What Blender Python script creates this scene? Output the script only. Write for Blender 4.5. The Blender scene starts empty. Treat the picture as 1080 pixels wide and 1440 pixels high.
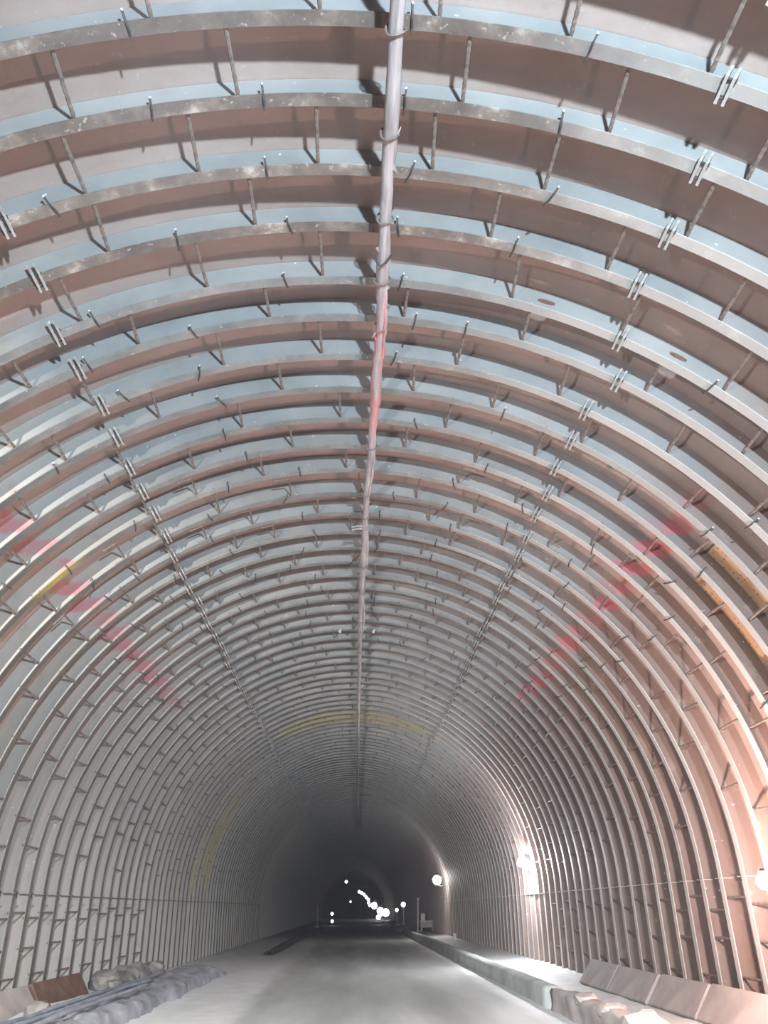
import bpy, bmesh, math, random
from mathutils import Vector, Matrix
random.seed(7)
SC = bpy.context.scene
COL = SC.collection

# ---------------------------------------------------------------- constants
S = 0.65                      # mean rib spacing in metres
R = 5.374                     # inner radius of the ribs
ZC = 2.066                    # height of the arch centre above the road
WEB = 0.285                   # depth of the ribs
RL = R + WEB + 0.006          # radius of the lining
FLW = 0.108                   # flange width
YB, YE = -12.0, 210.0         # tunnel ends
PI = math.pi

# ---------------------------------------------------------------- camera
cam_d = bpy.data.cameras.new('camera'); cam = bpy.data.objects.new('camera', cam_d); COL.objects.link(cam)
cam_d.sensor_fit = 'VERTICAL'; cam_d.sensor_height = 36.0; cam_d.sensor_width = 27.0
cam_d.lens = 1009.0/1440.0*36.0
cam_d.clip_end = 500
rx = Vector((0.99922676, -0.03611748, -0.0155375)); ux = Vector((-0.00387467, -0.48371032, 0.87521958)); fx = Vector((0.03912637, 0.87448262, 0.48347624))
M = Matrix((( rx.x, ux.x, -fx.x, 0.110), (rx.y, ux.y, -fx.y, 0.0), (rx.z, ux.z, -fx.z, 1.555), (0, 0, 0, 1)))
cam.matrix_world = M
SC.camera = cam

# ---------------------------------------------------------------- world, lights, exposure
wd = bpy.data.worlds.new('world'); SC.world = wd; wd.use_nodes = True
wd.node_tree.nodes['Background'].inputs[0].default_value = (0.70, 0.74, 0.95, 1)
wd.node_tree.nodes['Background'].inputs[1].default_value = 0.05
def flood_light(name, loc, aim, power, color, radius, cone, blend=1.0):
    d = bpy.data.lights.new(name, 'SPOT'); d.energy = power; d.color = color; d.shadow_soft_size = radius
    d.spot_size = math.radians(cone); d.spot_blend = blend
    o = bpy.data.objects.new(name, d); o.location = loc; COL.objects.link(o)
    o.rotation_euler = (Vector(aim)-Vector(loc)).to_track_quat('-Z', 'Y').to_euler(); return o
# work floodlight behind the camera, followed by three added unseen fills
flood_light('work_light_behind_camera', (1.95, -3.2, 3.35), (0.9, 8, 6.8), 6900, (0.70, 0.88, 1.0), 0.14, 88, 0.8)
flood_light('floor_fill_above_camera', (-0.9, 0.4, 5.9), (-0.5, 14, -0.6), 14000, (0.97, 0.99, 1.0), 0.25, 54)  # added fill that brightens the floor
flood_light('left_wall_fill_behind_camera', (-4.4, -3.0, 2.4), (-4.6, 20, 3.6), 11500, (1.0, 0.94, 0.87), 0.12, 52)  # added fill that brightens the left-hand webs
flood_light('right_wall_fill_behind_camera', (-3.6, -3.4, 2.0), (4.6, 13, 4.6), 4000, (0.93, 0.97, 1.0), 0.12, 50)  # added fill that brightens the right-hand flanges
# added warm fill outside the frame, warming the lining near the camera
flood_light('warm_fill_beside_camera', (4.6, 2.4, 1.75), (-0.5, 5.0, 7.4), 180, (1.0, 0.60, 0.48), 0.1, 150)
SC.view_settings.view_transform = 'Standard'; SC.view_settings.look = 'None'
SC.view_settings.exposure = -0.12; SC.view_settings.gamma = 1.0; SC.view_settings.use_curve_mapping = False
SC.cycles.max_bounces = 7; SC.cycles.diffuse_bounces = 4; SC.cycles.glossy_bounces = 3; SC.cycles.volume_bounces = 0
HAZE = 0.0022
BULB = {1: (2900.0, (1.0, 0.68, 0.58)), 2: (2200.0, (0.97, 0.96, 1.0)), 3: (110.0, (1.0, 0.94, 0.93)), 4: (5.0, (1, 1, 1))}

# ---------------------------------------------------------------- material helpers
def new_mat(name):
    m = bpy.data.materials.new(name); m.use_nodes = True
    nt = m.node_tree; b = nt.nodes['Principled BSDF']
    return m, nt, b
def nd(nt, t, **kw):
    n = nt.nodes.new(t)
    for k, v in kw.items(): setattr(n, k, v)
    return n
def noise(nt, vec, scale, detail=4, rough=0.55):
    n = nd(nt, 'ShaderNodeTexNoise'); n.inputs['Scale'].default_value = scale
    n.inputs['Detail'].default_value = detail; n.inputs['Roughness'].default_value = rough
    if vec is not None: nt.links.new(vec, n.inputs['Vector'])
    return n.outputs['Fac']
def ramp(nt, fac, stops):
    n = nd(nt, 'ShaderNodeValToRGB'); e = n.color_ramp.elements
    while len(e) < len(stops): e.new(0.5)
    for k, (p, c) in enumerate(stops):
        e[k].position = p; e[k].color = (c[0], c[1], c[2], 1) if not isinstance(c, (int, float)) else (c, c, c, 1)
    nt.links.new(fac, n.inputs[0]); return n.outputs[0]
def mix(nt, fac, a, b, mode='MIX'):
    n = nd(nt, 'ShaderNodeMix', data_type='RGBA', blend_type=mode)
    for s, v in ((0, fac), (6, a), (7, b)):
        if isinstance(v, (int, float)): n.inputs[s].default_value = v
        elif isinstance(v, tuple): n.inputs[s].default_value = (v[0], v[1], v[2], 1)
        else: nt.links.new(v, n.inputs[s])
    return n.outputs[2]
def mth(nt, op, a, b=0.0):
    n = nd(nt, 'ShaderNodeMath', operation=op)
    for s, v in ((0, a), (1, b)):
        if isinstance(v, (int, float)): n.inputs[s].default_value = v
        else: nt.links.new(v, n.inputs[s])
    return n.outputs[0]
def maprange(nt, v, a, b, c=0.0, d=1.0):
    n = nd(nt, 'ShaderNodeMapRange', interpolation_type='SMOOTHSTEP')
    nt.links.new(v, n.inputs[0])
    for s, x in ((1, a), (2, b), (3, c), (4, d)): n.inputs[s].default_value = x
    return n.outputs[0]
def bump(nt, bsdf, fac, strength, dist=0.02):
    n = nd(nt, 'ShaderNodeBump'); n.inputs['Strength'].default_value = strength; n.inputs['Distance'].default_value = dist
    nt.links.new(fac, n.inputs['Height']); nt.links.new(n.outputs[0], bsdf.inputs['Normal'])
def world_pos(nt):
    return nd(nt, 'ShaderNodeNewGeometry').outputs['Position']
def left_shading(nt, pos):
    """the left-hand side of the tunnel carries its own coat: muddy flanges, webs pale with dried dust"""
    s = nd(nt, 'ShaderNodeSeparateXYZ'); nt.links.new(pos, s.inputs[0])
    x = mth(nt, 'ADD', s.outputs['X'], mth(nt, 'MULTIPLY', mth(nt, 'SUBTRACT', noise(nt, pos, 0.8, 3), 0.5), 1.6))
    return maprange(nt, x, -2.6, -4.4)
def right_flange_light(nt, pos):
    """light on the right-hand flanges is painted in as a paler tone"""
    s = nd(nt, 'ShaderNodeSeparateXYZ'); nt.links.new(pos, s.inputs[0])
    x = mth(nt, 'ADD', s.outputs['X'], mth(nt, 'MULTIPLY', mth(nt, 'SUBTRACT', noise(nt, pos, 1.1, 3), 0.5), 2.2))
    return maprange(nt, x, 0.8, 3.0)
def right_web_brown(nt, pos):
    """webs on the right-hand wall are toned brown"""
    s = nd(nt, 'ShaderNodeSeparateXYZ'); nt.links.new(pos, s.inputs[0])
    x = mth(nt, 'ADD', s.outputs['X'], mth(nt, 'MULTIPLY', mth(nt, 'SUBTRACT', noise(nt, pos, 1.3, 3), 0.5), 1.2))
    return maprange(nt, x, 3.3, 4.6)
def red_mask(nt, pos):
    """survey paint: a sprayed red line at one height along both sides of the arch"""
    s = nd(nt, 'ShaderNodeSeparateXYZ'); nt.links.new(pos, s.inputs[0])
    dz = mth(nt, 'ABSOLUTE', mth(nt, 'SUBTRACT', s.outputs['Z'], 5.80))
    n1 = noise(nt, pos, 9.0, 3)
    band = maprange(nt, mth(nt, 'ADD', dz, mth(nt, 'MULTIPLY', n1, 0.10)), 0.13, 0.20, 1.0, 0.0)
    n2 = maprange(nt, noise(nt, pos, 1.7, 2), 0.36, 0.62, 0.15, 1.0)
    y0 = maprange(nt, s.outputs['Y'], 6.6, 8.2); y1 = maprange(nt, s.outputs['Y'], 18.5, 15.5)
    return mth(nt, 'MULTIPLY', mth(nt, 'MULTIPLY', band, n2), mth(nt, 'MULTIPLY', y0, y1))
def stain_mask(nt, pos, lo, hi, soft=3.0):
    """limits taken from properties of each object: angles round the arch, in degrees"""
    s = nd(nt, 'ShaderNodeSeparateXYZ'); nt.links.new(pos, s.inputs[0])
    a = mth(nt, 'MULTIPLY', mth(nt, 'ARCTAN2', mth(nt, 'SUBTRACT', s.outputs['Z'], ZC), s.outputs['X']), 180/PI)
    la = nd(nt, 'ShaderNodeAttribute', attribute_type='OBJECT', attribute_name=lo).outputs['Fac']
    ha = nd(nt, 'ShaderNodeAttribute', attribute_type='OBJECT', attribute_name=hi).outputs['Fac']
    m1 = maprange(nt, mth(nt, 'SUBTRACT', a, la), 0, soft); m2 = maprange(nt, mth(nt, 'SUBTRACT', ha, a), 0, soft)
    return mth(nt, 'MULTIPLY', m1, m2)

# ---------------------------------------------------------------- materials
def m_lining():
    m, nt, b = new_mat('shotcrete_lining'); p = world_pos(nt)
    base = ramp(nt, noise(nt, p, 0.9, 5), [(0.3, (0.40, 0.305, 0.27)), (0.55, (0.47, 0.37, 0.335)), (0.75, (0.53, 0.43, 0.39))])
    fine = noise(nt, p, 14, 5)
    c = mix(nt, maprange(nt, fine, 0.62, 0.8), base, (0.56, 0.48, 0.44))
    c = mix(nt, mth(nt, 'MULTIPLY', red_mask(nt, p), 0.5), c, (0.55, 0.08, 0.08))
    nt.links.new(c, b.inputs['Base Color']); b.inputs['Roughness'].default_value = 0.8
    b.inputs['Specular IOR Level'].default_value = 0.25
    bump(nt, b, noise(nt, p, 6, 6), 0.35, 0.03); return m
def m_web():
    m, nt, b = new_mat('dusty_web_steel'); p = world_pos(nt)
    tint = nd(nt, 'ShaderNodeObjectInfo').outputs['Color']
    c = ramp(nt, noise(nt, p, 1.3, 5), [(0.25, (0.25, 0.265, 0.27)), (0.5, (0.325, 0.335, 0.34)), (0.75, (0.40, 0.40, 0.40))])
    c = mix(nt, mth(nt, 'MULTIPLY', left_shading(nt, p), 0.85), c, (0.50, 0.475, 0.44))
    c = mix(nt, mth(nt, 'MULTIPLY', right_web_brown(nt, p), 0.85), c, (0.215, 0.15, 0.125))
    spots = maprange(nt, noise(nt, p, 11, 3), 0.70, 0.76)
    c = mix(nt, spots, c, (0.72, 0.72, 0.70))
    c = mix(nt, maprange(nt, noise(nt, p, 3.1, 4), 0.58, 0.72, 0, 0.5), c, (0.36, 0.31, 0.26))
    c = mix(nt, 1.0, c, tint, 'MULTIPLY')
    c = mix(nt, mth(nt, 'MULTIPLY', stain_mask(nt, p, 'stain_lo', 'stain_hi', 12.0), 0.25), c, (0.40, 0.33, 0.10))
    c = mix(nt, mth(nt, 'MULTIPLY', red_mask(nt, p), 0.6), c, (0.62, 0.13, 0.17))
    nt.links.new(c, b.inputs['Base Color']); b.inputs['Roughness'].default_value = 0.55
    b.inputs['Specular IOR Level'].default_value = 0.4
    bump(nt, b, noise(nt, p, 30, 4), 0.12, 0.01); return m
def m_flange(name, stops, patch):
    m, nt, b = new_mat(name); p = world_pos(nt)
    tint = nd(nt, 'ShaderNodeObjectInfo').outputs['Color']
    c = ramp(nt, noise(nt, p, 2.6, 6, 0.65), stops)
    c = mix(nt, maprange(nt, noise(nt, p, 19, 4), 0.62, 0.72), c, patch)
    c = mix(nt, mth(nt, 'MULTIPLY', left_shading(nt, p), 0.85), c, (0.085, 0.078, 0.07))  # shade painted into the left-hand flanges
    c = mix(nt, mth(nt, 'MULTIPLY', right_flange_light(nt, p), 0.75), c, (0.60, 0.58, 0.56))  # brightness painted into the right-hand flanges
    c = mix(nt, 1.0, c, tint, 'MULTIPLY')
    c = mix(nt, mth(nt, 'MULTIPLY', stain_mask(nt, p, 'stain_lo', 'stain_hi', 6.0), 0.65), c, (0.50, 0.42, 0.07))
    nt.links.new(c, b.inputs['Base Color']); b.inputs['Roughness'].default_value = 0.55
    b.inputs['Specular IOR Level'].default_value = 0.5
    bump(nt, b, noise(nt, p, 40, 5), 0.3, 0.008); return m
def m_plain(name, stops, scale=5, rough=0.7, spec=0.4, bstr=0.2, bscale=30, metal=0.0):
    m, nt, b = new_mat(name); p = nd(nt, 'ShaderNodeTexCoord').outputs['Object']
    nt.links.new(ramp(nt, noise(nt, p, scale, 5), stops), b.inputs['Base Color'])
    b.inputs['Roughness'].default_value = rough; b.inputs['Specular IOR Level'].default_value = spec; b.inputs['Metallic'].default_value = metal
    if bstr: bump(nt, b, noise(nt, p, bscale, 4), bstr, 0.01)
    return m
def m_ground():
    m, nt, b = new_mat('dusty_ground'); p = world_pos(nt)
    s = nd(nt, 'ShaderNodeSeparateXYZ'); nt.links.new(p, s.inputs[0])
    mp = nd(nt, 'ShaderNodeMapping'); mp.inputs['Scale'].default_value = (1.0, 0.16, 1.0); nt.links.new(p, mp.inputs['Vector'])
    st = noise(nt, mp.outputs[0], 1.4, 5)
    wig = mth(nt, 'MULTIPLY', mth(nt, 'SUBTRACT', noise(nt, mp.outputs[0], 0.9, 3), 0.5), 1.3)
    x = mth(nt, 'ADD', s.outputs['X'], wig)
    road = ramp(nt, st, [(0.28, (0.34, 0.36, 0.35)), (0.5, (0.43, 0.455, 0.445)), (0.72, (0.53, 0.55, 0.54))])
    dust = ramp(nt, noise(nt, p, 2.2, 5), [(0.3, (0.66, 0.685, 0.69)), (0.7, (0.80, 0.82, 0.825))])
    left = maprange(nt, x, -1.5, -2.3)
    rim = mth(nt, 'MULTIPLY', maprange(nt, x, 2.75, 3.35), 0.9)
    c = mix(nt, left, road, dust); c = mix(nt, rim, c, dust)
    track = mth(nt, 'ABSOLUTE', mth(nt, 'SUBTRACT', mth(nt, 'ABSOLUTE', mth(nt, 'SUBTRACT', x, 0.7)), 0.95))
    c = mix(nt, maprange(nt, track, 0.5, 0.1, 0, 0.28), c, (0.22, 0.235, 0.23))
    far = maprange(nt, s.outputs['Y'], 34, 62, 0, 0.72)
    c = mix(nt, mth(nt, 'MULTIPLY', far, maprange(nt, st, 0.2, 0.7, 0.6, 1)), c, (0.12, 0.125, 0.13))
    nt.links.new(c, b.inputs['Base Color']); b.inputs['Roughness'].default_value = 0.6
    b.inputs['Specular IOR Level'].default_value = 0.35
    bump(nt, b, noise(nt, p, 5, 6), 0.3, 0.03); return m
def m_emit(name, col, strength):
    m, nt, b = new_mat(name); b.inputs['Base Color'].default_value = (0.8, 0.8, 0.8, 1)
    b.inputs['Emission Color'].default_value = (*col, 1); b.inputs['Emission Strength'].default_value = strength; return m
def m_ochre():  # colour of the lens flare, painted as dotted ochre
    m, nt, b = new_mat('ochre_flare_ghost'); p = nd(nt, 'ShaderNodeTexCoord').outputs['UV']
    v = nd(nt, 'ShaderNodeTexVoronoi'); v.inputs['Scale'].default_value = 24; v.inputs['Randomness'].default_value = 0.35
    nt.links.new(p, v.inputs['Vector'])
    dots = maprange(nt, v.outputs['Distance'], 0.16, 0.26)
    c = ramp(nt, noise(nt, p, 3.5, 3), [(0.3, (0.46, 0.29, 0.17)), (0.7, (0.55, 0.36, 0.21))])
    nt.links.new(mix(nt, dots, (0.22, 0.12, 0.08), c), b.inputs['Base Color']); b.inputs['Roughness'].default_value = 0.7; return m
def m_pipe():
    m, nt, b = new_mat('pale_plastic_wrap'); p = nd(nt, 'ShaderNodeTexCoord').outputs['Object']
    mp = nd(nt, 'ShaderNodeMapping'); mp.inputs['Scale'].default_value = (9, 0.8, 9); nt.links.new(p, mp.inputs['Vector'])
    c = ramp(nt, noise(nt, mp.outputs[0], 2.4, 5), [(0.3, (0.28, 0.255, 0.27)), (0.5, (0.46, 0.41, 0.42)), (0.72, (0.62, 0.56, 0.56))])
    s = nd(nt, 'ShaderNodeSeparateXYZ'); nt.links.new(world_pos(nt), s.inputs[0])
    pk = mth(nt, 'MULTIPLY', maprange(nt, s.outputs['Y'], 5.0, 6.2), maprange(nt, s.outputs['Y'], 8.6, 7.2))
    c = mix(nt, mth(nt, 'MULTIPLY', pk, maprange(nt, noise(nt, mp.outputs[0], 1.7, 3), 0.42, 0.58)), c, (0.72, 0.30, 0.31))
    nt.links.new(c, b.inputs['Base Color']); b.inputs['Roughness'].default_value = 0.42
    bump(nt, b, noise(nt, mp.outputs[0], 6, 4), 0.4, 0.01); return m
MAT = dict(
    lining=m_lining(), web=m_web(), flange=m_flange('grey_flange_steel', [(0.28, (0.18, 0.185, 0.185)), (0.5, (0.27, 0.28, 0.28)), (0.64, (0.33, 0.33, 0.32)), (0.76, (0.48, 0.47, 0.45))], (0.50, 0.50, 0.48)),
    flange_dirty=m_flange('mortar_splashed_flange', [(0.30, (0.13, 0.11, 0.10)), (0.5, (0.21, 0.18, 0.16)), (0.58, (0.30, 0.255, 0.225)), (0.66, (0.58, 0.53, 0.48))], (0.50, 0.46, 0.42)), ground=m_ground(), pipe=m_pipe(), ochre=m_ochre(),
    bar=m_plain('rusty_rebar', [(0.3, (0.15, 0.12, 0.105)), (0.6, (0.25, 0.205, 0.18)), (0.8, (0.36, 0.31, 0.28))], 12, 0.6),
    plate=m_plain('joint_plate_steel', [(0.3, (0.34, 0.32, 0.305)), (0.6, (0.52, 0.50, 0.48)), (0.8, (0.70, 0.68, 0.66))], 9, 0.55),
    dark=m_plain('dark_iron', [(0.3, (0.05, 0.045, 0.045)), (0.7, (0.10, 0.09, 0.085))], 9, 0.6),
    pale=m_plain('dusty_pale_steel', [(0.3, (0.50, 0.50, 0.49)), (0.7, (0.72, 0.72, 0.70))], 8, 0.5),
    concrete=m_plain('grey_concrete', [(0.3, (0.40, 0.385, 0.38)), (0.55, (0.50, 0.49, 0.485)), (0.75, (0.60, 0.60, 0.595))], 3, 0.85, 0.2, 0.5, 22),
    curb=m_plain('dusty_curb_concrete', [(0.3, (0.38, 0.41, 0.40)), (0.55, (0.50, 0.535, 0.525)), (0.75, (0.66, 0.69, 0.69))], 1.6, 0.85, 0.2, 0.5, 14),
    slab=m_plain('slab_concrete', [(0.3, (0.33, 0.30, 0.29)), (0.55, (0.42, 0.385, 0.37)), (0.75, (0.50, 0.47, 0.455))], 2.2, 0.85, 0.2, 0.35, 18),
    brown=m_plain('brown_rusty_slab', [(0.3, (0.12, 0.075, 0.058)), (0.6, (0.17, 0.11, 0.086)), (0.8, (0.23, 0.165, 0.135))], 4, 0.8, 0.2, 0.35, 18),
    rock=m_plain('rubble_rock', [(0.3, (0.11, 0.105, 0.10)), (0.55, (0.19, 0.182, 0.175)), (0.78, (0.32, 0.31, 0.305))], 3, 0.9, 0.2, 0.7, 9),
    tarp=m_plain('dusty_blue_grey_tarp', [(0.3, (0.20, 0.215, 0.25)), (0.55, (0.33, 0.345, 0.385)), (0.75, (0.50, 0.51, 0.54))], 2.5, 0.7, 0.3, 0.4, 12),
    hose=m_plain('grey_blue_hose', [(0.3, (0.17, 0.19, 0.23)), (0.7, (0.30, 0.33, 0.38))], 3, 0.5),
    cloth=m_plain('dark_cloth', [(0.3, (0.06, 0.06, 0.065)), (0.7, (0.13, 0.13, 0.14))], 4, 0.9),
    white=m_plain('white_painted', [(0.3, (0.62, 0.60, 0.60)), (0.7, (0.78, 0.77, 0.77))], 4, 0.5),
    rail=m_plain('dirty_wall_rail', [(0.3, (0.08, 0.075, 0.068)), (0.6, (0.14, 0.13, 0.118)), (0.8, (0.22, 0.205, 0.19))], 2.5, 0.75),
    bulb1=m_emit('warm_lamp_glass', BULB[1][1], BULB[1][0]), bulb2=m_emit('cool_lamp_glass', BULB[2][1], BULB[2][0]),
    bulb3=m_emit('white_lamp_glass', BULB[3][1], BULB[3][0]), bulb4=m_emit('small_lamp_glass', BULB[4][1], BULB[4][0]),
)

# ---------------------------------------------------------------- mesh helpers
class MB:
    def __init__(s): s.v = []; s.f = []
    def box(s, c, d, rot=None):
        n = len(s.v)
        for x in (-.5, .5):
            for y in (-.5, .5):
                for z in (-.5, .5):
                    q = Vector((x*d[0], y*d[1], z*d[2]))
                    if rot: q = rot @ q
                    s.v.append((q.x+c[0], q.y+c[1], q.z+c[2]))
        for f in ((0,1,3,2),(4,6,7,5),(0,4,5,1),(2,3,7,6),(0,2,6,4),(1,5,7,3)): s.f.append(tuple(n+i for i in f))
        return s
    def tube(s, pts, rad, sides=8, cap=True):
        pts = [Vector(p) for p in pts]; n0 = len(s.v)
        rad = rad if isinstance(rad, (list, tuple)) else [rad]*len(pts)
        ref = None
        for i, p in enumerate(pts):
            t = (pts[min(i+1, len(pts)-1)] - pts[max(i-1, 0)]).normalized()
            if ref is None: ref = t.orthogonal().normalized()
            ref = (ref - t*ref.dot(t)).normalized(); bi = t.cross(ref)
            for k in range(sides):
                a = 2*PI*k/sides; q = p + (ref*math.cos(a) + bi*math.sin(a))*rad[i]; s.v.append(tuple(q))
        for i in range(len(pts)-1):
            for k in range(sides):
                a = n0+i*sides+k; b = n0+i*sides+(k+1) % sides
                s.f.append((a, b, b+sides, a+sides))
        if cap:
            s.f.append(tuple(n0+k for k in range(sides))[::-1]); s.f.append(tuple(n0+(len(pts)-1)*sides+k for k in range(sides)))
        return s
    def strip(s, rows, close=False):
        """rows: equal-length lists of points joined into a grid"""
        n0 = len(s.v); w = len(rows[0])
        for r in rows: s.v += [tuple(p) for p in r]
        for i in range(len(rows)-1):
            for k in range(w if close else w-1):
                a = n0+i*w+k; b = n0+i*w+(k+1) % w
                s.f.append((a, b, b+w, a+w))
        return s
    def mesh(s, name, mat, smooth=False):
        me = bpy.data.meshes.new(name); me.from_pydata(s.v, [], s.f); me.update()
        bm = bmesh.new(); bm.from_mesh(me); bmesh.ops.recalc_face_normals(bm, faces=bm.faces); bm.to_mesh(me); bm.free()
        me.materials.append(mat)
        if smooth: me.polygons.foreach_set('use_smooth', [True]*len(me.polygons))
        return me
def link(name, me, parent=None, loc=None, rot=None, scale=None):
    o = bpy.data.objects.new(name, me); COL.objects.link(o)
    if parent: o.parent = parent
    if loc: o.location = loc
    if rot: o.rotation_euler = rot
    if scale: o.scale = scale
    return o
def thing(name, label, cat, loc=(0, 0, 0), group=None, me=None, rot=None):
    o = link(name, me, None, loc, rot); o['label'] = label; o['category'] = cat
    if group: o['group'] = group
    return o
def struct(name, me):
    o = link(name, me); o['kind'] = 'structure'; return o
def arch(rad, deg): a = math.radians(deg); return (rad*math.cos(a), ZC + rad*math.sin(a))

# ================================================================ SETTING
# lining: arch above the springing rail, walls below
def row_y():
    y = YB; out = []
    while y < YE: out.append(y); y += 0.5 if y < 24 else (1.5 if y < 60 else 5)
    return out + [YE]
rnd = random.Random(3)
def lining(profile):
    mb = MB(); rows = []
    for y in row_y():
        r = []
        for (px, pz) in profile: r.append((px, y, pz))
        rows.append(r)
    return mb.strip(rows)
A0 = 4.0
prof = [arch(RL, a) for a in [180-2.0 - i*(176.0/88) for i in range(89)]]
struct('ceiling', lining(prof).mesh('ceiling', MAT['lining'], True))
xz = prof[0]; struct('wall_left', lining([(xz[0], xz[1]), (-RL, ZC-0.1), (-RL+0.02, 1.0), (-RL+0.06, -0.2)]).mesh('wall_left', MAT['lining'], True))
xz = prof[-1]; struct('wall_right', lining([(xz[0], xz[1]), (RL, ZC-0.1), (RL-0.02, 1.0), (RL-0.06, -0.2)]).mesh('wall_right', MAT['lining'], True))
# ground: road, dusty shoulder on the left, ditch bed behind the right curb
from mathutils import noise as mnoise
def gz(x, y):
    z = 0.02*mnoise.noise((x*0.5, y*0.25, 0)) + 0.008*mnoise.noise((x*2, y*1.1, 4))
    if x < -3.3:
        t = min(1, (-x-3.3)/1.9); z += t*(0.10 + (0.22*max(0, 1-abs(y-14)/9))) + 0.03*t*mnoise.noise((x*2.1, y*1.4, 9))
    if x > 3.75: z += 0.10 + 0.05*(x-3.75) + 0.03*mnoise.noise((x*3, y*2.0, 2)) * (1 if y < 40 else 0.3)
    elif x > 2.8: z += 0.02*(x-2.8)
    return z
xs = [-5.7 + i*0.19 for i in range(61)]
ys = []
y = YB
while y < YE: ys.append(y); y += 0.3 if 6 < y < 30 else (0.8 if y < 60 else 4)
mb = MB(); mb.strip([[(x, y, gz(x, y)) for x in xs] for y in ys + [YE]])
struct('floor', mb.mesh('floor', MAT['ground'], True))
mb = MB(); mb.box((0, YE+.15, 4), (12, .3, 9)); struct('wall_back', mb.mesh('wall_back', MAT['lining']))
# springing rails (the seam line along both walls)
for side, nm in ((-1, 'trim_1'), (1, 'trim_2')):
    mb = MB(); yy = 4.0
    mb.box((side*(RL-0.055), 45, 1.86), (0.06, 110, 0.075))
    struct(nm, mb.mesh(nm, MAT['rail']))

# ================================================================ RIBS
OFF = {0: .06, 1: .08, 2: .04, 3: .03, 4: -.01, 5: .05, 6: -.10, 7: -.08, 8: -.11, 9: -.09, 10: -.10, 11: -.10, 12: .01, 13: .03, 14: .10, 15: .08, 16: .07, 17: .04, 18: .02, 19: 0, 20: -.01, 21: 0, 22: .01}
rr = random.Random(11)
def rib_y(n):
    if n not in OFF: OFF[n] = rr.uniform(-.045, .045)
    return (4.371 + n - 1 + OFF[n])*S       # near edge of the flange
RY = {n: rib_y(n) for n in range(0, 320)}

def arch_path(rad, n=72):
    """points (x, z, nx, nz) from the left foot over the crown to the right foot"""
    out = []
    for z in (-0.05, 0.7, 1.4): out.append((-(rad - 0.05*(1.9-z)/1.9), z, -1, 0))
    for i in range(n+1):
        a = 180 - 180*i/n; x, z = arch(rad, a); out.append((x, z, math.cos(math.radians(a)), math.sin(math.radians(a))))
    for z in (1.4, 0.7, -0.05): out.append((rad - 0.05*(1.9-z)/1.9, z, 1, 0))
    return out
def arch_bar(y0, y1, r0, r1, n=72):
    mb = MB(); rows = []
    p0, p1 = arch_path(r0, n), arch_path(r1, n)
    for a, b in zip(p0, p1):
        rows.append([(a[0], y0, a[1]), (a[0], y1, a[1]), (b[0], y1, b[1]), (b[0], y0, b[1])])
    mb.strip(rows, close=True)
    mb.f.append((0, 1, 2, 3)); k = len(mb.v)-4; mb.f.append((k+3, k+2, k+1, k))
    return mb
def flatshade(me): 
    return me
ME_flange = arch_bar(0, FLW, R, R+0.013).mesh('inner_flange', MAT['flange'])
ME_flange_dirty = ME_flange.copy(); ME_flange_dirty.name = 'splashed_flange'; ME_flange_dirty.materials[0] = MAT['flange_dirty']
ME_web = arch_bar(FLW/2-0.006, FLW/2+0.006, R+0.013, R+WEB).mesh('web', MAT['web'])
def slotted_web():
    """the web of the fifth rib has two long oval holes: cut out of the plate as curve fill"""
    cu = bpy.data.curves.new('web_outline', 'CURVE'); cu.dimensions = '2D'; cu.fill_mode = 'BOTH'; cu.extrude = 0.006
    def spl(pts):
        s = cu.splines.new('POLY'); s.points.add(len(pts)-1)
        for q, (x, z) in zip(s.points, pts): q.co = (x, z, 0, 1)
        s.use_cyclic_u = True
    inner = [(a[0], a[1]) for a in arch_path(R+0.013)]; outer = [(a[0], a[1]) for a in arch_path(R+WEB)]
    spl(inner + outer[::-1])
    for deg in (67.4, 52.2):
        a = math.radians(deg); cx, cz = arch(R+0.15, deg); pts = []
        for k in range(20):
            t = 2*PI*k/20; u = 0.095*math.copysign(abs(math.cos(t))**0.7, math.cos(t)); v = 0.034*math.copysign(abs(math.sin(t))**0.7, math.sin(t))
            pts.append((cx - u*math.sin(a) + v*math.cos(a), cz + u*math.cos(a) + v*math.sin(a)))
        spl(pts)
    o = bpy.data.objects.new('web_outline', cu); COL.objects.link(o)
    me = bpy.data.meshes.new_from_object(o.evaluated_get(bpy.context.evaluated_depsgraph_get()))
    bpy.data.objects.remove(o); bpy.data.curves.remove(cu)
    me.transform(Matrix(((1, 0, 0, 0), (0, 0, -1, FLW/2), (0, 1, 0, 0), (0, 0, 0, 1))))
    me.name = 'slotted_web'; me.materials.clear(); me.materials.append(MAT['web']); return me
ME_slot = slotted_web()
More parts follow.
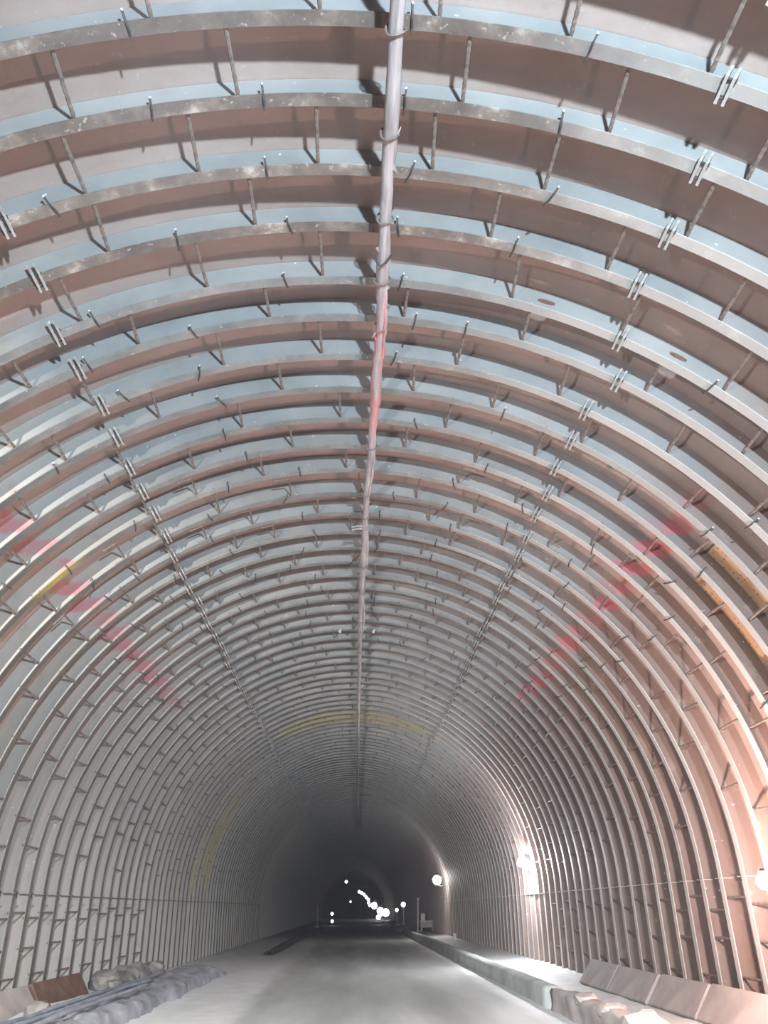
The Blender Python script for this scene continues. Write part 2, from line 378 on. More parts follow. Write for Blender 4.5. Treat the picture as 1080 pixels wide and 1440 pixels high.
# small rib parts, built as if at the crown with the radius pointing up, origin at the arch centre
mb = MB(); mb.box((0, FLW/2, R+0.03), (0.022, 0.20, 0.16)); ME_plate = mb.mesh('joint_plate', MAT['plate'])
mb = MB(); mb.tube([(-0.05, 0, 0), (-0.036, 0, 0), (-0.036, 0, 0), (0.036, 0, 0), (0.036, 0, 0), (0.05, 0, 0)], [0.018, 0.018, 0.010, 0.010, 0.018, 0.018], 6); ME_bolt = mb.mesh('bolt', MAT['dark'])
def tie_mesh():
    mb = MB(); pts = []; rad = []
    for i in range(25): pts.append((0, i/24, 0)); rad.append(0.019 if i % 2 else 0.0155)
    return mb.tube(pts, rad, 6).mesh('tie_bar', MAT['bar'])
ME_tie = tie_mesh()
def hook_mesh(k):
    h = [[(-0.02, -0.05, 0.05), (-0.012, -0.018, 0.008), (0.0, 0.03, -0.013), (0.012, FLW*.8, -0.014), (0.02, FLW+0.01, -0.03)],
         [(0.012, -0.04, 0.045), (0.0, -0.012, -0.010), (-0.012, 0.06, -0.014), (-0.04, FLW+0.03, -0.03)],
         [(0.0, -0.03, 0.05), (0.0, -0.014, -0.010), (0.01, FLW+0.012, -0.014), (0.012, FLW+0.018, 0.04)]][k]
    return MB().tube(h, 0.0095, 6).mesh('rebar_hook', MAT['dark'])
ME_hook = [hook_mesh(k) for k in range(3)]
ME_tip = MB().tube([(0, -0.012, -0.01), (0, 0.0, 0.004), (0.006, 0.012, 0.02)], [0.009, 0.013, 0.006], 6).mesh('pale_tip', MAT['white'])
def cbar_mesh(sgn, hookpos):
    # tie bar with both ends bent to the same side
    pts = [(sgn*0.20, 0.16, -0.03), (sgn*0.03, 0.16, -0.03), (0.0, 0.19, -0.02), (0, 0.6, 0.0), (0, 0.9, 0.0), (sgn*0.03, 0.955, 0.0), (sgn*0.16, 0.965, 0.01)]
    return MB().tube(pts, 0.0125, 6).mesh('bent_tie_bar', MAT['bar'])
ME_cbar = {1: cbar_mesh(1, 0), -1: cbar_mesh(-1, 0)}
mb = MB(); mb.box((0, 0, 0), (0.012, 0.17, 0.19)); ME_foot = mb.mesh('foot_plate', MAT['plate'])
ME_foot_dark = mb.mesh('foot_plate', MAT['rail'])

TIES = {1: [71.7, 82.4, 92.1, 105.1], 2: [66.7, 79.7, 99.5, 112.9], 3: [56.7, 70.6, 81.9, 92.5, 103.8], 4: [50.4, 62.2, 74.7, 99.3, 114.0],
        5: [46.3, 58.3, 71.5, 92.8, 105.8, 119.7], 6: [41.0, 53.3, 68.8, 82.9, 99.4, 114.5, 127.6], 7: [47.6, 62.5, 75.5, 93.4, 105.8, 122.1],
        8: [41.8, 57.5, 70.0, 81.3, 99.1, 115.3, 128.1], 9: [49.3, 62.3, 75.5, 91.2, 105.1, 121.0, 135.4], 10: [42.1, 56.8, 70.1, 81.2, 98.7, 113.5, 128.4],
        11: [49.4, 62.3, 75.7, 90.4, 103.8, 121.5, 145.7]}
HOOKS = {1: [69.9, 84.4, 106.9], 2: [70.7, 84.6, 97.0, 106.7], 3: [69.7, 83.5, 97.5, 117.6], 4: [72.1, 84.5, 96.0, 107.4], 5: [47.5, 83.7, 97.0, 118.1],
         6: [75.5, 81.7, 108.5, 120.8], 7: [83.8, 108.9, 118.7], 8: [68.3, 107.3, 129.9], 9: [80.1, 108.0, 125.2], 10: [68.4, 105.7]}
CB = {11: [(114.6, -1), (72.0, 1), (43.7, 1)], 12: [(99.9, -1), (128.9, -1), (54.8, 1), (31.2, 1)], 13: [(115.7, -1), (141.3, -1), (70.1, 1), (87.5, -1)], 14: [(104.0, -1), (49.6, 1)]}
rt = random.Random(5)
def ties_for(n):
    """angles of the bars that end on rib n (the bay between ribs n-1 and n)"""
    if n in TIES:
        t = list(TIES[n]); lo, hi = min(t), max(t)
    else:
        t = []; lo, hi = None, None
        ph = 5.5 if n % 2 else 0.0
        for k in range(17):
            a = 90 - 8*10.6 + k*10.6 + ph + rt.uniform(-1.8, 1.8)
            if 4 < a < 176: t.append(a)
        return t
    a = lo - 11.5
    while a > 4: t.append(a + rt.uniform(-1, 1)); a -= 11.5
    a = hi + 11.5
    while a < 176: t.append(a + rt.uniform(-1, 1)); a += 11.5
    return t
ORD = ['', 'first', 'second', 'third', 'fourth', 'fifth', 'sixth', 'seventh', 'eighth', 'ninth', 'tenth', 'eleventh', 'twelfth', 'thirteenth', 'fourteenth', 'fifteenth', 'sixteenth', 'seventeenth', 'eighteenth', 'nineteenth', 'twentieth']
TENS = {20: 'twenty', 30: 'thirty', 40: 'forty', 50: 'fifty'}
TENTH = {30: 'thirtieth', 40: 'fortieth', 50: 'fiftieth'}
def ordinal(n):
    if n <= 20: return ORD[n]
    if n in TENTH: return TENTH[n]
    return TENS[n//10*10] + '-' + ORD[n % 10]
SPECIAL = {1: 'broad dirty steel arch rib nearest the viewer, its white-splashed flange first below the top edge',
           5: 'steel arch rib whose web has two long oval holes, fifth from the top',
           11: 'steel arch rib with a bright yellow flange stretch on the left, eleventh from the top'}
LASTN = 70
def put(name, me, root, deg, y=0.0, dr=0.0, rz=0.0, scale=None):
    """a part placed round the arch: the mesh frame has its radius along +z"""
    x, z = arch(R+dr, deg)
    o = link(name, me, root, (x, y, z), None, scale)
    o.rotation_mode = 'XYZ'; o.rotation_euler = (0, math.radians(90-deg), 0)
    if rz: o.rotation_euler = (Matrix.Rotation(math.radians(90-deg), 3, 'Y') @ Matrix.Rotation(rz, 3, 'Z')).to_euler()
    return o
rp = random.Random(21)
def wall_part(name, me, root, side, z, y, dr, scale=None):
    return link(name, me, root, (side*(R+dr-0.05*max(0, 1.9-z)/1.9), y, z), (0, side*PI/2, 0), scale)
def tie_cluster(n, angs):
    mb = MB()
    L = RY[n]-RY[n-1]
    for a in angs:
        x, z = arch(R+0.045, a); mb.tube([(x, -L+FLW/2, z), (x, FLW/2, z)], 0.0125, 4)
    return mb.mesh('tie_bar', MAT['bar'])
for n in range(0, LASTN+1):
    if n == 0: lab = 'steel arch rib passing just above the top edge of the photo'
    elif n in SPECIAL: lab = SPECIAL[n]
    elif n <= 45: lab = 'grey steel arch rib, %s from the top along the hanging pipe' % ordinal(n)
    else: lab = 'small far steel arch rib in the dim stretch beyond the yellow-stained arches'
    root = thing('steel_arch_rib', lab, 'arch rib', (0, RY[n], 0), 'steel arch ribs lining the tunnel')
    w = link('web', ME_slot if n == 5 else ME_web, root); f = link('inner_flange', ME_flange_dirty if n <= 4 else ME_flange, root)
    t = rp.uniform(0.88, 1.06); wt = rp.uniform(-0.02, 0.03)
    w.color = (t*(1+wt), t, t*(1-wt), 1); t = rp.uniform(0.85, 1.15); f.color = (t, t*0.985, t*0.97, 1)
    lo, hi = 400.0, 401.0
    if n == 11: lo, hi = 132.0, 144.5
    if n in (35, 36, 37): lo, hi = 52.0 + 6*(n-35), 120.0
    if n in (39, 41, 42, 43): lo, hi = {39: (158.0, 186.0), 41: (136.0, 181.0), 42: (148.0, 176.0), 43: (140.0, 182.0)}[n]
    f['stain_lo'], f['stain_hi'] = lo, hi
    w['stain_lo'], w['stain_hi'] = (lo, hi) if n > 20 else (400.0, 401.0)
    # bolted joints between the rib segments
    for side, deg in ((1, 58.6), (-1, 121.9)):
        d0 = deg + rp.uniform(-.5, .5) - (1.6 if (n == 6 and side > 0) else 0)
        for k in (-1, 1):
            put('joint_plate', ME_plate, root, d0 + k*0.30, dr=-R)
        if n <= 30:
            put('bolt', ME_bolt, root, d0, y=-0.015, dr=-0.012); put('bolt', ME_bolt, root, d0, y=FLW+0.015, dr=-0.012)
    for side in (-1, 1): wall_part('foot_plate', ME_foot if side > 0 else ME_foot_dark, root, side, 1.86, FLW/2, 0.05)
    # longitudinal bars back to the rib before
    if n >= 1:
        L = RY[n]-RY[n-1]
        ang = ties_for(n); cbs = CB.get(n, [])
        ang = [a for a in ang if all(abs(a-c) > 5 for c, _ in cbs)]
        if 9 <= n <= 30 or n > 30:                       # bars running from joint to joint
            ang = [a for a in ang if abs(a-121.9) > 3] + [122.3]
            if n >= 14: ang = [a for a in ang if abs(a-58.6) > 3] + [58.2]
        if n <= 30:
            for a in ang:
                x, z = arch(R+0.045, a)
                put('tie_bar', ME_tie, root, a, y=FLW/2-L-0.02, dr=0.035+rp.uniform(-.01, .01), rz=rp.uniform(-.05, .05), scale=(1, L+0.02, 1))
            for side in (-1, 1):
                for z in (0.62 + (n % 2)*0.45, 1.62 - (n % 2)*0.12):
                    wall_part('tie_bar', ME_tie, root, side, z + rp.uniform(-.05, .05), FLW/2-L-0.02, 0.04, (1, L+0.02, 1))
            for a, sg in cbs: put('bent_tie_bar', ME_cbar[sg], root, a, y=FLW/2-L, dr=0.02, scale=(1, L, 1))
        else:
            o = link('tie_bar', tie_cluster(n, ang), root); o['kind'] = 'stuff'
    hk = HOOKS.get(n, [])
    if n > 10 and n <= 24:
        hk = [30 + rp.uniform(0, 8) + 13*k for k in range(9)]
    elif n <= 10:
        hk = hk + [20 + rp.uniform(-5, 5), 36 + rp.uniform(-4, 4), 148 + rp.uniform(-5, 5), 160 + rp.uniform(-4, 4)]
    for a in hk:
        k = rp.randrange(3); h = put('rebar_hook', ME_hook[k], root, a, rz=rp.uniform(-.25, .25))
        if n <= 8: link('pale_tip', ME_tip, h, [(-0.02, -0.05, 0.05), (0.012, -0.04, 0.045), (0.0, -0.03, 0.05)][k])
# ribs too far down the tunnel to tell apart
mb = MB(); fm = []
for n in range(LASTN+1, 315):
    y = RY[n]; a, b = arch_path(R, 30), arch_path(R+WEB, 30)
    mb.strip([[(p[0], y+FLW/2, p[1]), (q[0], y+FLW/2, q[1])] for p, q in zip(a, b)]); fm += [0]*(len(a)-1)
    mb.strip([[(p[0], y, p[1]), (p[0], y+FLW, p[1])] for p in a]); fm += [1]*(len(a)-1)
me = bpy.data.meshes.new('steel_arch_rib'); me.from_pydata(mb.v, [], mb.f); me.materials.append(MAT['web']); me.materials.append(MAT['flange'])
me.polygons.foreach_set('material_index', fm); me.update()
far = link('steel_arch_rib', me)
far['kind'] = 'stuff'; far['label'] = 'countless thin arch ribs closing up in the dark far end of the tunnel'; far['category'] = 'arch rib'
far['stain_lo'] = 400.0; far['stain_hi'] = 401.0

# ================================================================ HANGING PIPE ALONG THE CROWN
PX = [(2.0, .42), (2.89, .39), (3.72, .38), (4.82, .37), (5.87, .37), (7.25, .355), (8.56, .32), (9.55, .275), (10.7, .27), (14.3, .23), (17, .22), (24, .22), (38.7, .25), (62.8, .34)]
def pipe_x(y):
    if y <= PX[0][0]: return PX[0][1]
    for (a, xa), (b, xb) in zip(PX, PX[1:]):
        if y <= b: return xa + (xb-xa)*(y-a)/(b-a)
    return PX[-1][1]
PZ = 7.21
def pz(y): return PZ + 0.025*math.sin(y*1.9) + 0.012*math.sin(y*5.1)
rw = random.Random(2)
def prad(y):
    base = [(0, .058), (4.6, .058), (5.0, .075), (5.6, .055), (6.2, .05), (7.2, .075), (8.0, .055), (9.5, .045), (11, .06), (16, .06), (18, .05), (63, .06)]
    for (a, ra), (b, rb) in zip(base, base[1:]):
        if y <= b: return (ra + (rb-ra)*(y-a)/(b-a))
    return .055
pipe = thing('hanging_pipe', 'pale pinkish plastic-wrapped pipe hanging along the crown of the tunnel', 'pipe')
pts, rad = [], []
y = 1.2
while y < 62.8:
    pts.append((pipe_x(y) + rw.uniform(-.006, .006), y, pz(y)))
    rad.append(prad(y)*rw.uniform(.86, 1.1) if y > 4.4 else prad(y)*rw.uniform(.96, 1.03)); y += 0.11 if y < 20 else 0.4
link('pipe_wrap', MB().tube(pts, rad, 12).mesh('pipe_wrap', MAT['pipe'], True), pipe)
# a second loose strand beside it, in stretches
for (a, b, dx, dz) in ((4.9, 7.1, .055, -.03), (7.6, 10.2, .05, -.03), (10.4, 13.2, .065, -.02), (13.4, 16.5, .07, -.05), (2.6, 4.7, .05, .02)):
    p2 = []; k = 0; nn = 24
    for i in range(nn+1):
        t = i/nn; yy = a + (b-a)*t; s = math.sin(PI*t)
        p2.append((pipe_x(yy) + dx*s + rw.uniform(-.006, .006), yy, pz(yy) + dz*s + rw.uniform(-.008, .008)))
    o = link('loose_strand', MB().tube(p2, [rw.uniform(.016, .028) for _ in p2], 7).mesh('loose_strand', MAT['pipe'], True), pipe)
# binding rings
for yy in (2.89, 3.72, 4.55, 5.28, 5.95, 8.3, 9.6, 10.4, 12.2, 13.6, 15.2, 17.5, 20.5, 24, 28):
    r0 = prad(yy)*1.12; ring = []
    for i in range(17): a = 2*PI*i/16; ring.append((pipe_x(yy)+math.cos(a)*(r0+.012), yy+0.012*math.sin(a*2), pz(yy)+math.sin(a)*(r0+.012)))
    link('binding_wire', MB().tube(ring, 0.009, 5).mesh('binding_wire', MAT['bar']), pipe)
# torn wrap ends
for i, (yy, sx) in enumerate(((3.74, 1), (4.0, 1), (4.9, -1), (5.35, 1), (5.62, 1), (5.98, -1), (6.1, -1), (8.5, 1), (10.7, -1), (10.75, -1), (10.8, -1), (12.1, 1), (13.9, 1))):
    x0 = pipe_x(yy); L = rw.uniform(.03, .07) if yy < 10 or yy > 11 else rw.uniform(.14, .2)
    rows = []
    for k in range(5):
        t = k/4; wdt = .03*(1-t)+.006 if yy < 10 else .012*(1-.5*t)
        c = Vector((x0 + sx*(.04+L*t), yy + (.05*t if i % 2 else -.07*t), pz(yy) - .03 - .05*t*t*(1 if i % 3 else -1)))
        rows.append([c + Vector((0, -wdt, .004)), c + Vector((0, wdt, -.004)), c + Vector((0, wdt, -.010)), c + Vector((0, -wdt, -.002))])
    link('torn_flap', MB().strip(rows, True).mesh('torn_flap', MAT['pipe']), pipe)
# hook under the pipe and wire hangers up to the ribs
hk = [(pipe_x(5.0)-.11, 4.93, pz(5)-.03), (pipe_x(5)-.07, 4.99, pz(5)-.07), (pipe_x(5)-.03, 5.03, pz(5)-.10), (pipe_x(5)+.02, 5.0, pz(5)-.09), (pipe_x(5)+.08, 4.93, pz(5)-.05)]
link('hook', MB().tube(hk, .011, 7).mesh('hook', MAT['dark']), pipe)
for n in range(0, 62, 3):
    yy = RY[n]+FLW/2; xx = pipe_x(yy); zt = ZC + math.sqrt(R*R-xx*xx)
    link('hanger_wire', MB().tube([(xx, yy, pz(yy)), (xx+.012, yy, (pz(yy)+zt)/2), (xx, yy, zt+.004)], .008, 5).mesh('hanger_wire', MAT['bar']), pipe)
# small pale scraps caught on the ribs
for (x, yy, z, lab) in ((-.26, 16.41, 7.42, 'small white scrap hanging from a rib just left of the hanging pipe'),
                        (.54, 16.36, 7.40, 'small white scrap hanging from a rib just right of the hanging pipe')):
    mb = MB(); mb.tube([(0, 0, .025), (.02, .01, -.02), (-.01, .0, -.07), (.015, 0, -.10)], [.01, .03, .035, .008], 7)
    thing('scrap', lab, 'scrap', (x, yy, z), me=mb.mesh('scrap', MAT['white'], True))

# ================================================================ LENS FLARE MODELLED AS OCHRE PATCHES BEHIND THE RIBS
def ghost(n, a0, a1, lab):
    y0, y1 = RY[n]+FLW+0.02, RY[n+1]+FLW/2-0.03; rows = []; N = 14
    for i in range(N+1):
        a = a0 + (a1-a0)*i/N; (x, z), (x2, z2) = arch(RL-0.006, a), arch(RL-0.022, a)
        rows.append([(x, y0, z), (x2, y0, z2), (x2, y1, z2), (x, y1, z)])
    me = MB().strip(rows, True).mesh('flare_ghost', MAT['ochre'])
    uv = me.uv_layers.new(name='UVMap')
    for lp in me.loops:
        v = me.vertices[lp.vertex_index].co; a = math.atan2(v.z-ZC, v.x)
        uv.data[lp.index].uv = (a*RL*0.6, v.y*0.6)
    thing('flare_ghost', lab, 'ghost', me=me, group='ochre flare ghosts on the right')
ghost(8, 27, 36.5, 'ochre lens-flare sheet on the right lining, nearer and upper of the two')
ghost(9, 22, 35.0, 'ochre lens-flare sheet on the right lining, farther and lower of the two')

# ================================================================ LAMPS
def sphere(r, seg=12):
    mb = MB(); rows = []
    for i in range(seg//2+1):
        t = PI*i/(seg//2); rows.append([(r*math.sin(t)*math.cos(2*PI*k/seg)+0, r*math.sin(t)*math.sin(2*PI*k/seg), r*math.cos(t)) for k in range(seg)])
    return mb.strip(rows, True)
def flood(loc, bulb, lab, r, hooded=True):
    t = thing('work_lamp', lab, 'lamp', loc)
    link('bulb', sphere(r).mesh('bulb', MAT[bulb], True), t)
    if hooded:
        hood = MB(); rows = []
        for i in range(5):
            rr_ = r*(1.15 + .22*i) if i < 4 else r*1.95; zz = r*1.5 - r*.55*i if i < 4 else -r*.2
            rows.append([(rr_*math.cos(2*PI*k/14), rr_*math.sin(2*PI*k/14), zz) for k in range(14)])
        hood.strip(rows[::1], True)
        h = link('reflector', hood.mesh('reflector', MAT['pale'], True), t, (r*1.5, r*.9, r*.7), (0, math.radians(-70), math.radians(35)))
    else: link('cap', MB().tube([(0, 0, r*.9), (0, 0, r*1.25), (0, 0, r*1.5)], [r*.5, r*.45, r*.2], 10).mesh('cap', MAT['dark']), t)
    arm = MB().tube([(0.03, 0.02, -r), (.08, .04, -.28), (.22, .05, -.30), (R-loc[0]+.1, .05, -.30)], .014, 7)
    link('bracket', arm.mesh('bracket', MAT['dark']), t)
    return t
flood((4.62, 8.72, 1.75), 'bulb1', 'glaring warm work lamp on the right wall at the photo edge', .085, False)
flood((4.98, 23.2, 2.66), 'bulb2', 'large white work lamp on the right wall with light streaming down the ribs', .10)
flood((4.75, 45.2, 2.90), 'bulb3', 'round white work lamp on the right wall beyond the large one', .24, False)
def pole_lamp(x, y, z, lab, r=.2, base=.1):
    t = thing('pole_lamp', lab, 'lamp', (x, y, base))
    link('pole', MB().tube([(0, 0, 0), (0, 0, z-base)], .05, 7).mesh('pole', MAT['white']), t)
    link('base', MB().box((0, 0, .06), (.5, .5, .12)).mesh('base', MAT['concrete']), t)
    link('bulb', sphere(r, 10).mesh('bulb', MAT['bulb4'], True), t, (0, 0, z-base))
    return t
pole_lamp(4.3, 70, 1.82, 'lamp on a pale pole beside the right curb, nearest of the roadside pole lamps')
pole_lamp(4.25, 80, 1.40, 'shorter lamp on a pole behind the nearest roadside pole lamp', .16)
ME_b = sphere(.30, 8).mesh('bulb', MAT['bulb4'], True); ME_f = MB().tube([(0, 0, .28), (0, 0, .42), (.25, 0, .46)], .05, 6).mesh('lamp_bracket', MAT['dark'])
for i, (x, y, z) in enumerate(((.92, 140, 4.13), (1.35, 141, 3.95), (1.77, 140, 3.68), (2.15, 141, 3.3), (2.5, 140, 2.92), (2.6, 142, 2.45), (2.74, 140, 2.06), (-.54, 140, 2.64), (-.80, 90, 4.21),
                              (3.2, 128, 1.95), (3.47, 140, 1.94), (3.9, 120, 1.25), (4.2, 128, .95), (4.4, 112, 1.05), (3.5, 115, .55), (2.73, 90, .71), (-2.32, 90, 1.12), (-2.30, 90, .42))):
    t = thing('distant_lamp', ('bright white lamp in the low cluster right of the road at the far end' if 9 <= i <= 15 else 'tiny white lamp in the curved string of lights at the far end') if i not in (7, 8, 16, 17) else
              {7: 'tiny lamp alone left of the far string of lights', 8: 'tiny lamp high above the far end of the road, left of the pipe', 16: 'upper of two tiny lamps beside the road at far left', 17: 'lower of two tiny lamps beside the road at far left'}[i],
              'lamp', (x, y, z), 'far lights at the end of the tunnel')
    s = (.55 if i in (7, 8, 16, 17) else (1.7 if i in (9, 10, 11, 12, 13) else .85))
    b = link('bulb', ME_b, t, None, None, (s, s, s)); link('lamp_bracket', ME_f, t, None, None, (s, s, s))

# ================================================================ RIGHT CURB, SLABS, SMALL ROADSIDE THINGS
def rough(me, amp, scale, seed):
    bm = bmesh.new(); bm.from_mesh(me)
    for v in bm.verts:
        q = v.co*scale + Vector((seed*3.1, seed*1.7, seed)); d = Vector((mnoise.noise(q), mnoise.noise(q+Vector((9, 0, 0))), mnoise.noise(q+Vector((0, 9, 0)))))
        v.co += d*amp
    bm.to_mesh(me); bm.free(); return me
def curb_mesh(y0, y1, step, amp, mat, seed, x0=3.44, x1=3.74, h=.31):
    mb = MB(); rows = []; y = y0
    n = max(2, int((y1-y0)/step))
    prof = [(x0-.02, -.05), (x0, .06), (x0+.005, .16), (x0+.01, h-.04), (x0+.05, h), ((x0+x1)/2, h+.01), (x1-.03, h), (x1, h-.05), (x1+.01, .05), (x1+.02, -.05)]
    for i in range(n+1): rows.append([(x, y0+(y1-y0)*i/n, z) for x, z in prof])
    mb.strip(rows); k = len(prof)
    mb.f.append(tuple(range(k))); mb.f.append(tuple(len(mb.v)-k+i for i in range(k))[::-1])
    return rough(mb.mesh('curb', mat, True), amp, 3.0, seed)
thing('concrete_curb', 'long smooth greenish grey concrete curb on the right, beyond the broken stretch', 'curb', me=curb_mesh(14.75, 56, .5, .018, MAT['curb'], 1))
thing('broken_curb', 'rough broken near stretch of curb at lower right, below the leaning slabs', 'curb', me=curb_mesh(8.2, 14.62, .14, .075, MAT['slab'], 2))
def rock_mesh(seed, r, mat, flat=.7):
    bm = bmesh.new(); bmesh.ops.create_icosphere(bm, subdivisions=2, radius=r)
    for v in bm.verts:
        q = v.co/r*1.1 + Vector((seed*2.3, seed, -seed)); v.co *= 1 + .42*mnoise.noise(q) + .12*mnoise.noise(q*2.7)
        v.co.z *= flat
    me = bpy.data.meshes.new('rock'); bm.to_mesh(me); bm.free(); me.materials.append(mat); return me
for (x, y, z, r, lab) in ((3.62, 12.9, .30, .20, 'grey stone on the broken right curb, just below the gap between slabs'),
                          (3.58, 11.6, .30, .24, 'pale stone on the broken right curb, second from its far end'),
                          (3.60, 10.4, .30, .27, 'large pale stone on the broken right curb at the bottom edge')):
    thing('curb_stone', lab, 'stone', (x, y, z), me=rock_mesh(int(y*10), r, MAT['slab'], .5), rot=(0, 0, y))
def slab(side, y0, y1, xb, zb, xt, zt, mat, lab, th=.07, twist=0.0):
    L = y1-y0-.012; h = math.hypot(xt-xb, zt-zb)
    bm = bmesh.new(); bmesh.ops.create_cube(bm, size=1); bmesh.ops.scale(bm, vec=(th, L, h), verts=bm.verts)
    bmesh.ops.bevel(bm, geom=list(bm.edges), offset=.012, segments=2, affect='EDGES')
    me = bpy.data.meshes.new('slab'); bm.to_mesh(me); bm.free(); me.materials.append(mat)
    t = thing('leaning_slab', lab, 'slab', (side*(xb+xt)/2, (y0+y1)/2, (zb+zt)/2), 'concrete slabs leaning along the walls', me)
    t.rotation_euler = (twist, side*math.atan2(xt-xb, zt-zb), 0)
    return t
slab(1, 15.5, 17.3, 4.72, .16, 5.03, .56, MAT['slab'], 'farthest grey slab leaning on the right wall, end of the row')
slab(1, 13.5, 15.5, 4.72, .16, 5.03, .55, MAT['slab'], 'grey slab leaning on the right wall, second from the far end')
slab(1, 11.65, 13.4, 4.74, .16, 5.04, .56, MAT['slab'], 'grey slab with a clear slanted joint at lower right, third from the far end')
slab(1, 9.4, 11.6, 4.74, .16, 5.05, .57, MAT['slab'], 'nearest pinkish lit slab leaning on the right wall at the corner')
slab(-1, 14.1, 16.5, 4.90, .17, 5.16, .56, MAT['brown'], 'reddish brown slab leaning on the left wall')
slab(-1, 11.7, 13.95, 4.88, .17, 5.16, .55, MAT['slab'], 'pinkish grey slab leaning on the left wall at the bottom corner')
# box, posts
t = thing('site_box', 'pale low box on legs behind the right curb, near the far posts', 'box', (5.0, 55.6, .15))
link('body', MB().box((0, 0, .42), (.92, .6, .36)).mesh('body', MAT['concrete']), t)
for sx in (-.38, .38):
    for sy in (-.22, .22): link('leg', MB().box((sx, sy, .13), (.1, .1, .26)).mesh('leg', MAT['concrete']), t)
link('lid', MB().box((0, 0, .61), (.98, .66, .05)).mesh('lid', MAT['white']), t)
t = thing('tall_post', 'tall thin pale post with a small lit top beside the far box', 'post', (4.4, 56, .1))
link('pole', MB().tube([(0, 0, 0), (.08, 0, 1.95)], .055, 8).mesh('pole', MAT['white']), t); link('top_lamp', sphere(.09, 8).mesh('top_lamp', MAT['white']), t, (.08, 0, 1.98))
link('base', MB().box((0, 0, .04), (.3, .3, .08)).mesh('base', MAT['concrete']), t)
t = thing('short_post', 'short pinkish board on a stake between the tall post and the box', 'post', (4.78, 56, .1))
link('stake', MB().tube([(0, 0, 0), (0, 0, 1.1)], .03, 6).mesh('stake', MAT['dark']), t); link('board', MB().box((0, -.02, .80), (.28, .03, .62)).mesh('board', MAT['white']), t)
t = thing('marker_post', 'small pale marker post standing alone on the dusty ledge', 'post', (4.94, 40, .14))
link('post_body', MB().box((0, 0, .15), (.14, .14, .30)).mesh('post_body', MAT['white']), t); link('cap', MB().box((0, 0, .31), (.17, .17, .03)).mesh('cap', MAT['concrete']), t)
for i, (x, y, r) in enumerate(((3.75, 58, .30), (4.0, 60, .36), (3.55, 62, .28), (3.9, 66, .34), (3.6, 68, .30), (3.9, 52.5, .22))):
    thing('rubble_stone', 'dark stone in the rubble heap at the far end of the right curb', 'stone', (x, y, .12), 'rubble at the end of the right curb', rock_mesh(i+40, r, MAT['rock']))

# ================================================================ LEFT SIDE
rows = []; n = 70
for i in range(n+1):
    yy = 9.0 + (24.2-9.0)*i/n; e = min(1, (24.3-yy)/1.5)
    prof = []
    for k in range(15):
        u = k/14; x = -4.62 + 1.16*u
        h = (.20 + .12*math.sin(PI*min(1, u*1.05)) + .09*mnoise.noise((x*2.2, yy*.8, 3)))*e*(1 if u > 0 else 1)
        if k == 14: h = -.04
        if k == 13: h = min(h, .20*e)
        if k == 0: h = .05
        prof.append((x + .12*mnoise.noise((yy*.7, u, 5)), yy, h))
    rows.append(prof)
thing('rubble_bank', 'long low dusty blue-grey rubble bank at the foot of the left wall', 'rubble bank', me=rough(MB().strip(rows).mesh('rubble_bank', MAT['tarp'], True), .075, 6.0, 3))
for i, (x0, lab) in enumerate(((-4.20, 'blue-grey hose lying on the left rubble bank, the one nearer the wall'), (-4.0, 'blue-grey hose lying on the left rubble bank, middle of three'), (-3.80, 'blue-grey hose lying on the left rubble bank, the one nearer the road'))):
    pts = [(x0 + .07*mnoise.noise((yy*.35, i*3.0, 0)), yy, .37 + .03*mnoise.noise((yy*.8, i, 2))) for yy in [9.2 + .4*k for k in range(int((20 - i*1.6 - 9.2)/.4))]]
    thing('hose', lab, 'hose', me=MB().tube(pts, .034, 8).mesh('hose', MAT['hose'], True))
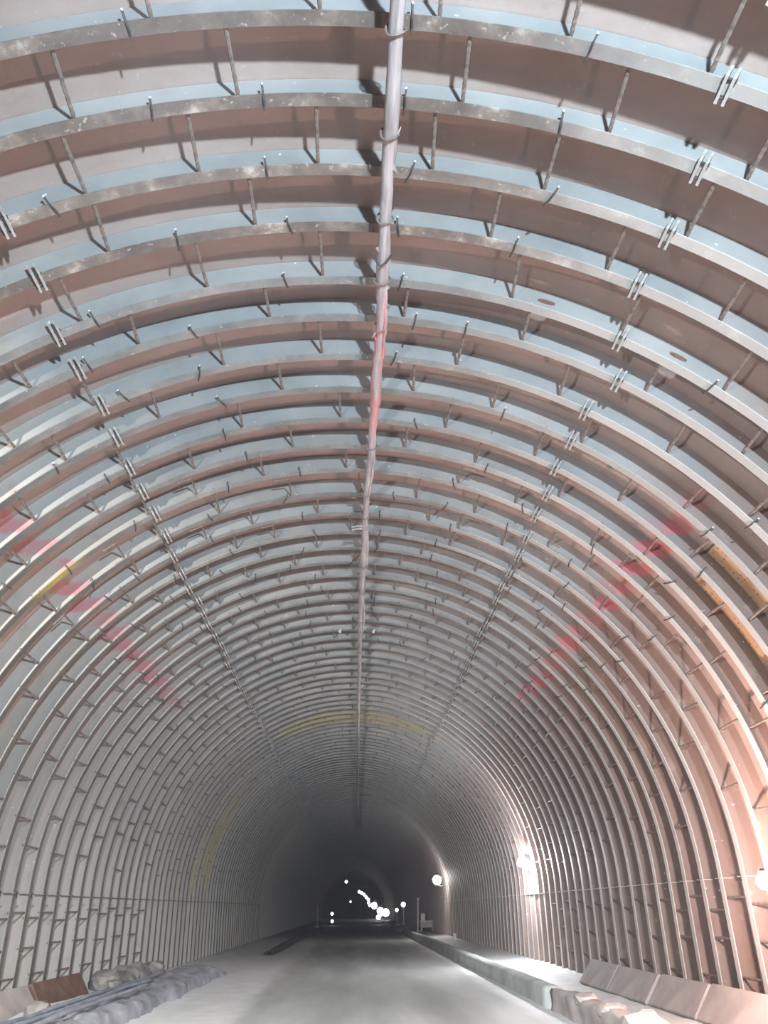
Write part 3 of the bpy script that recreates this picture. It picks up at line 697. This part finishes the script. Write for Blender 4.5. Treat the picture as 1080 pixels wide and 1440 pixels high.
for i, (x, y, z, r, lab) in enumerate(((-4.85, 17.2, .34, .30, 'dark grey rock right beside the brown slab on the left'), (-4.75, 18.3, .33, .34, 'pale rock, second to the right of the brown slab'),
                                       (-4.80, 19.5, .32, .34, 'broad grey rock, third to the right of the brown slab'), (-4.80, 20.8, .28, .32, 'grey rock, last of the rocks along the left wall foot'),
                                       (-4.55, 16.9, .32, .15, 'small pale stone in front of the dark rock by the brown slab'), (-4.62, 13.2, .30, .18, 'pale stone below the pinkish slab at lower left'))):
    thing('rock', lab, 'rock', (x, y, z), 'rocks along the left wall foot', rock_mesh(i+3, r, MAT['rock'], .75), rot=(0, 0, i*1.3))
# dark cloth strip on the shoulder, pole, rag
rows = []
for i in range(41):
    t_ = i/40; yy = 33 + 32*t_; w_ = .42*math.sin(PI*min(1, .08+t_*.9))**.6 + .1; xc = -3.25 + .06*mnoise.noise((yy*.4, 1, 0)) - .15*t_
    rows.append([(xc + w_*(k/6-.5)*(1.4), yy, .05 + .10*math.sin(PI*k/6)*(1+.6*mnoise.noise((yy*.9, k*.4, 0)))) for k in range(7)])
thing('dark_strip', 'long dark strip of cloth lying along the left shoulder', 'cloth', me=MB().strip(rows).mesh('dark_strip', MAT['cloth'], True))
t = thing('thin_pole', 'thin pale pole standing on the far left shoulder', 'pole', (-3.45, 80, .05))
link('shaft', MB().tube([(0, 0, 0), (-.06, 0, 1.9)], .05, 6).mesh('shaft', MAT['white']), t); link('foot', MB().box((0, 0, .05), (.4, .4, .1)).mesh('foot', MAT['concrete']), t)
mb = MB(); rows = []
for i in range(7):
    t_ = i/6; rows.append([(.12*t_ + .03*mnoise.noise((i, k, 0)), -.28 + .56*k/4*(1-.5*t_), 1.0 - 1.15*t_ + .08*mnoise.noise((i*.7, k*.9, 3))) for k in range(5)])
mb.strip(rows)
thing('rag', 'white rag hanging on the dark far left wall', 'rag', (-5.15, 70.9, 2.75), me=rough(mb.mesh('rag', MAT['white'], True), .05, 3, 4))

# ================================================================ DUST HAZE
mb = MB(); mb.box((0, 105.5, 3.8), (12, 209, 8.2))
hm = bpy.data.materials.new('dust_haze'); hm.use_nodes = True; hm.node_tree.nodes.clear()
ho = hm.node_tree.nodes.new('ShaderNodeOutputMaterial'); hv = hm.node_tree.nodes.new('ShaderNodeVolumeScatter')
hv.inputs['Color'].default_value = (0.78, 0.85, 1.0, 1); hv.inputs['Density'].default_value = HAZE; hv.inputs['Anisotropy'].default_value = 0.35
hm.node_tree.links.new(hv.outputs[0], ho.inputs['Volume'])
struct('haze', mb.mesh('haze', hm))
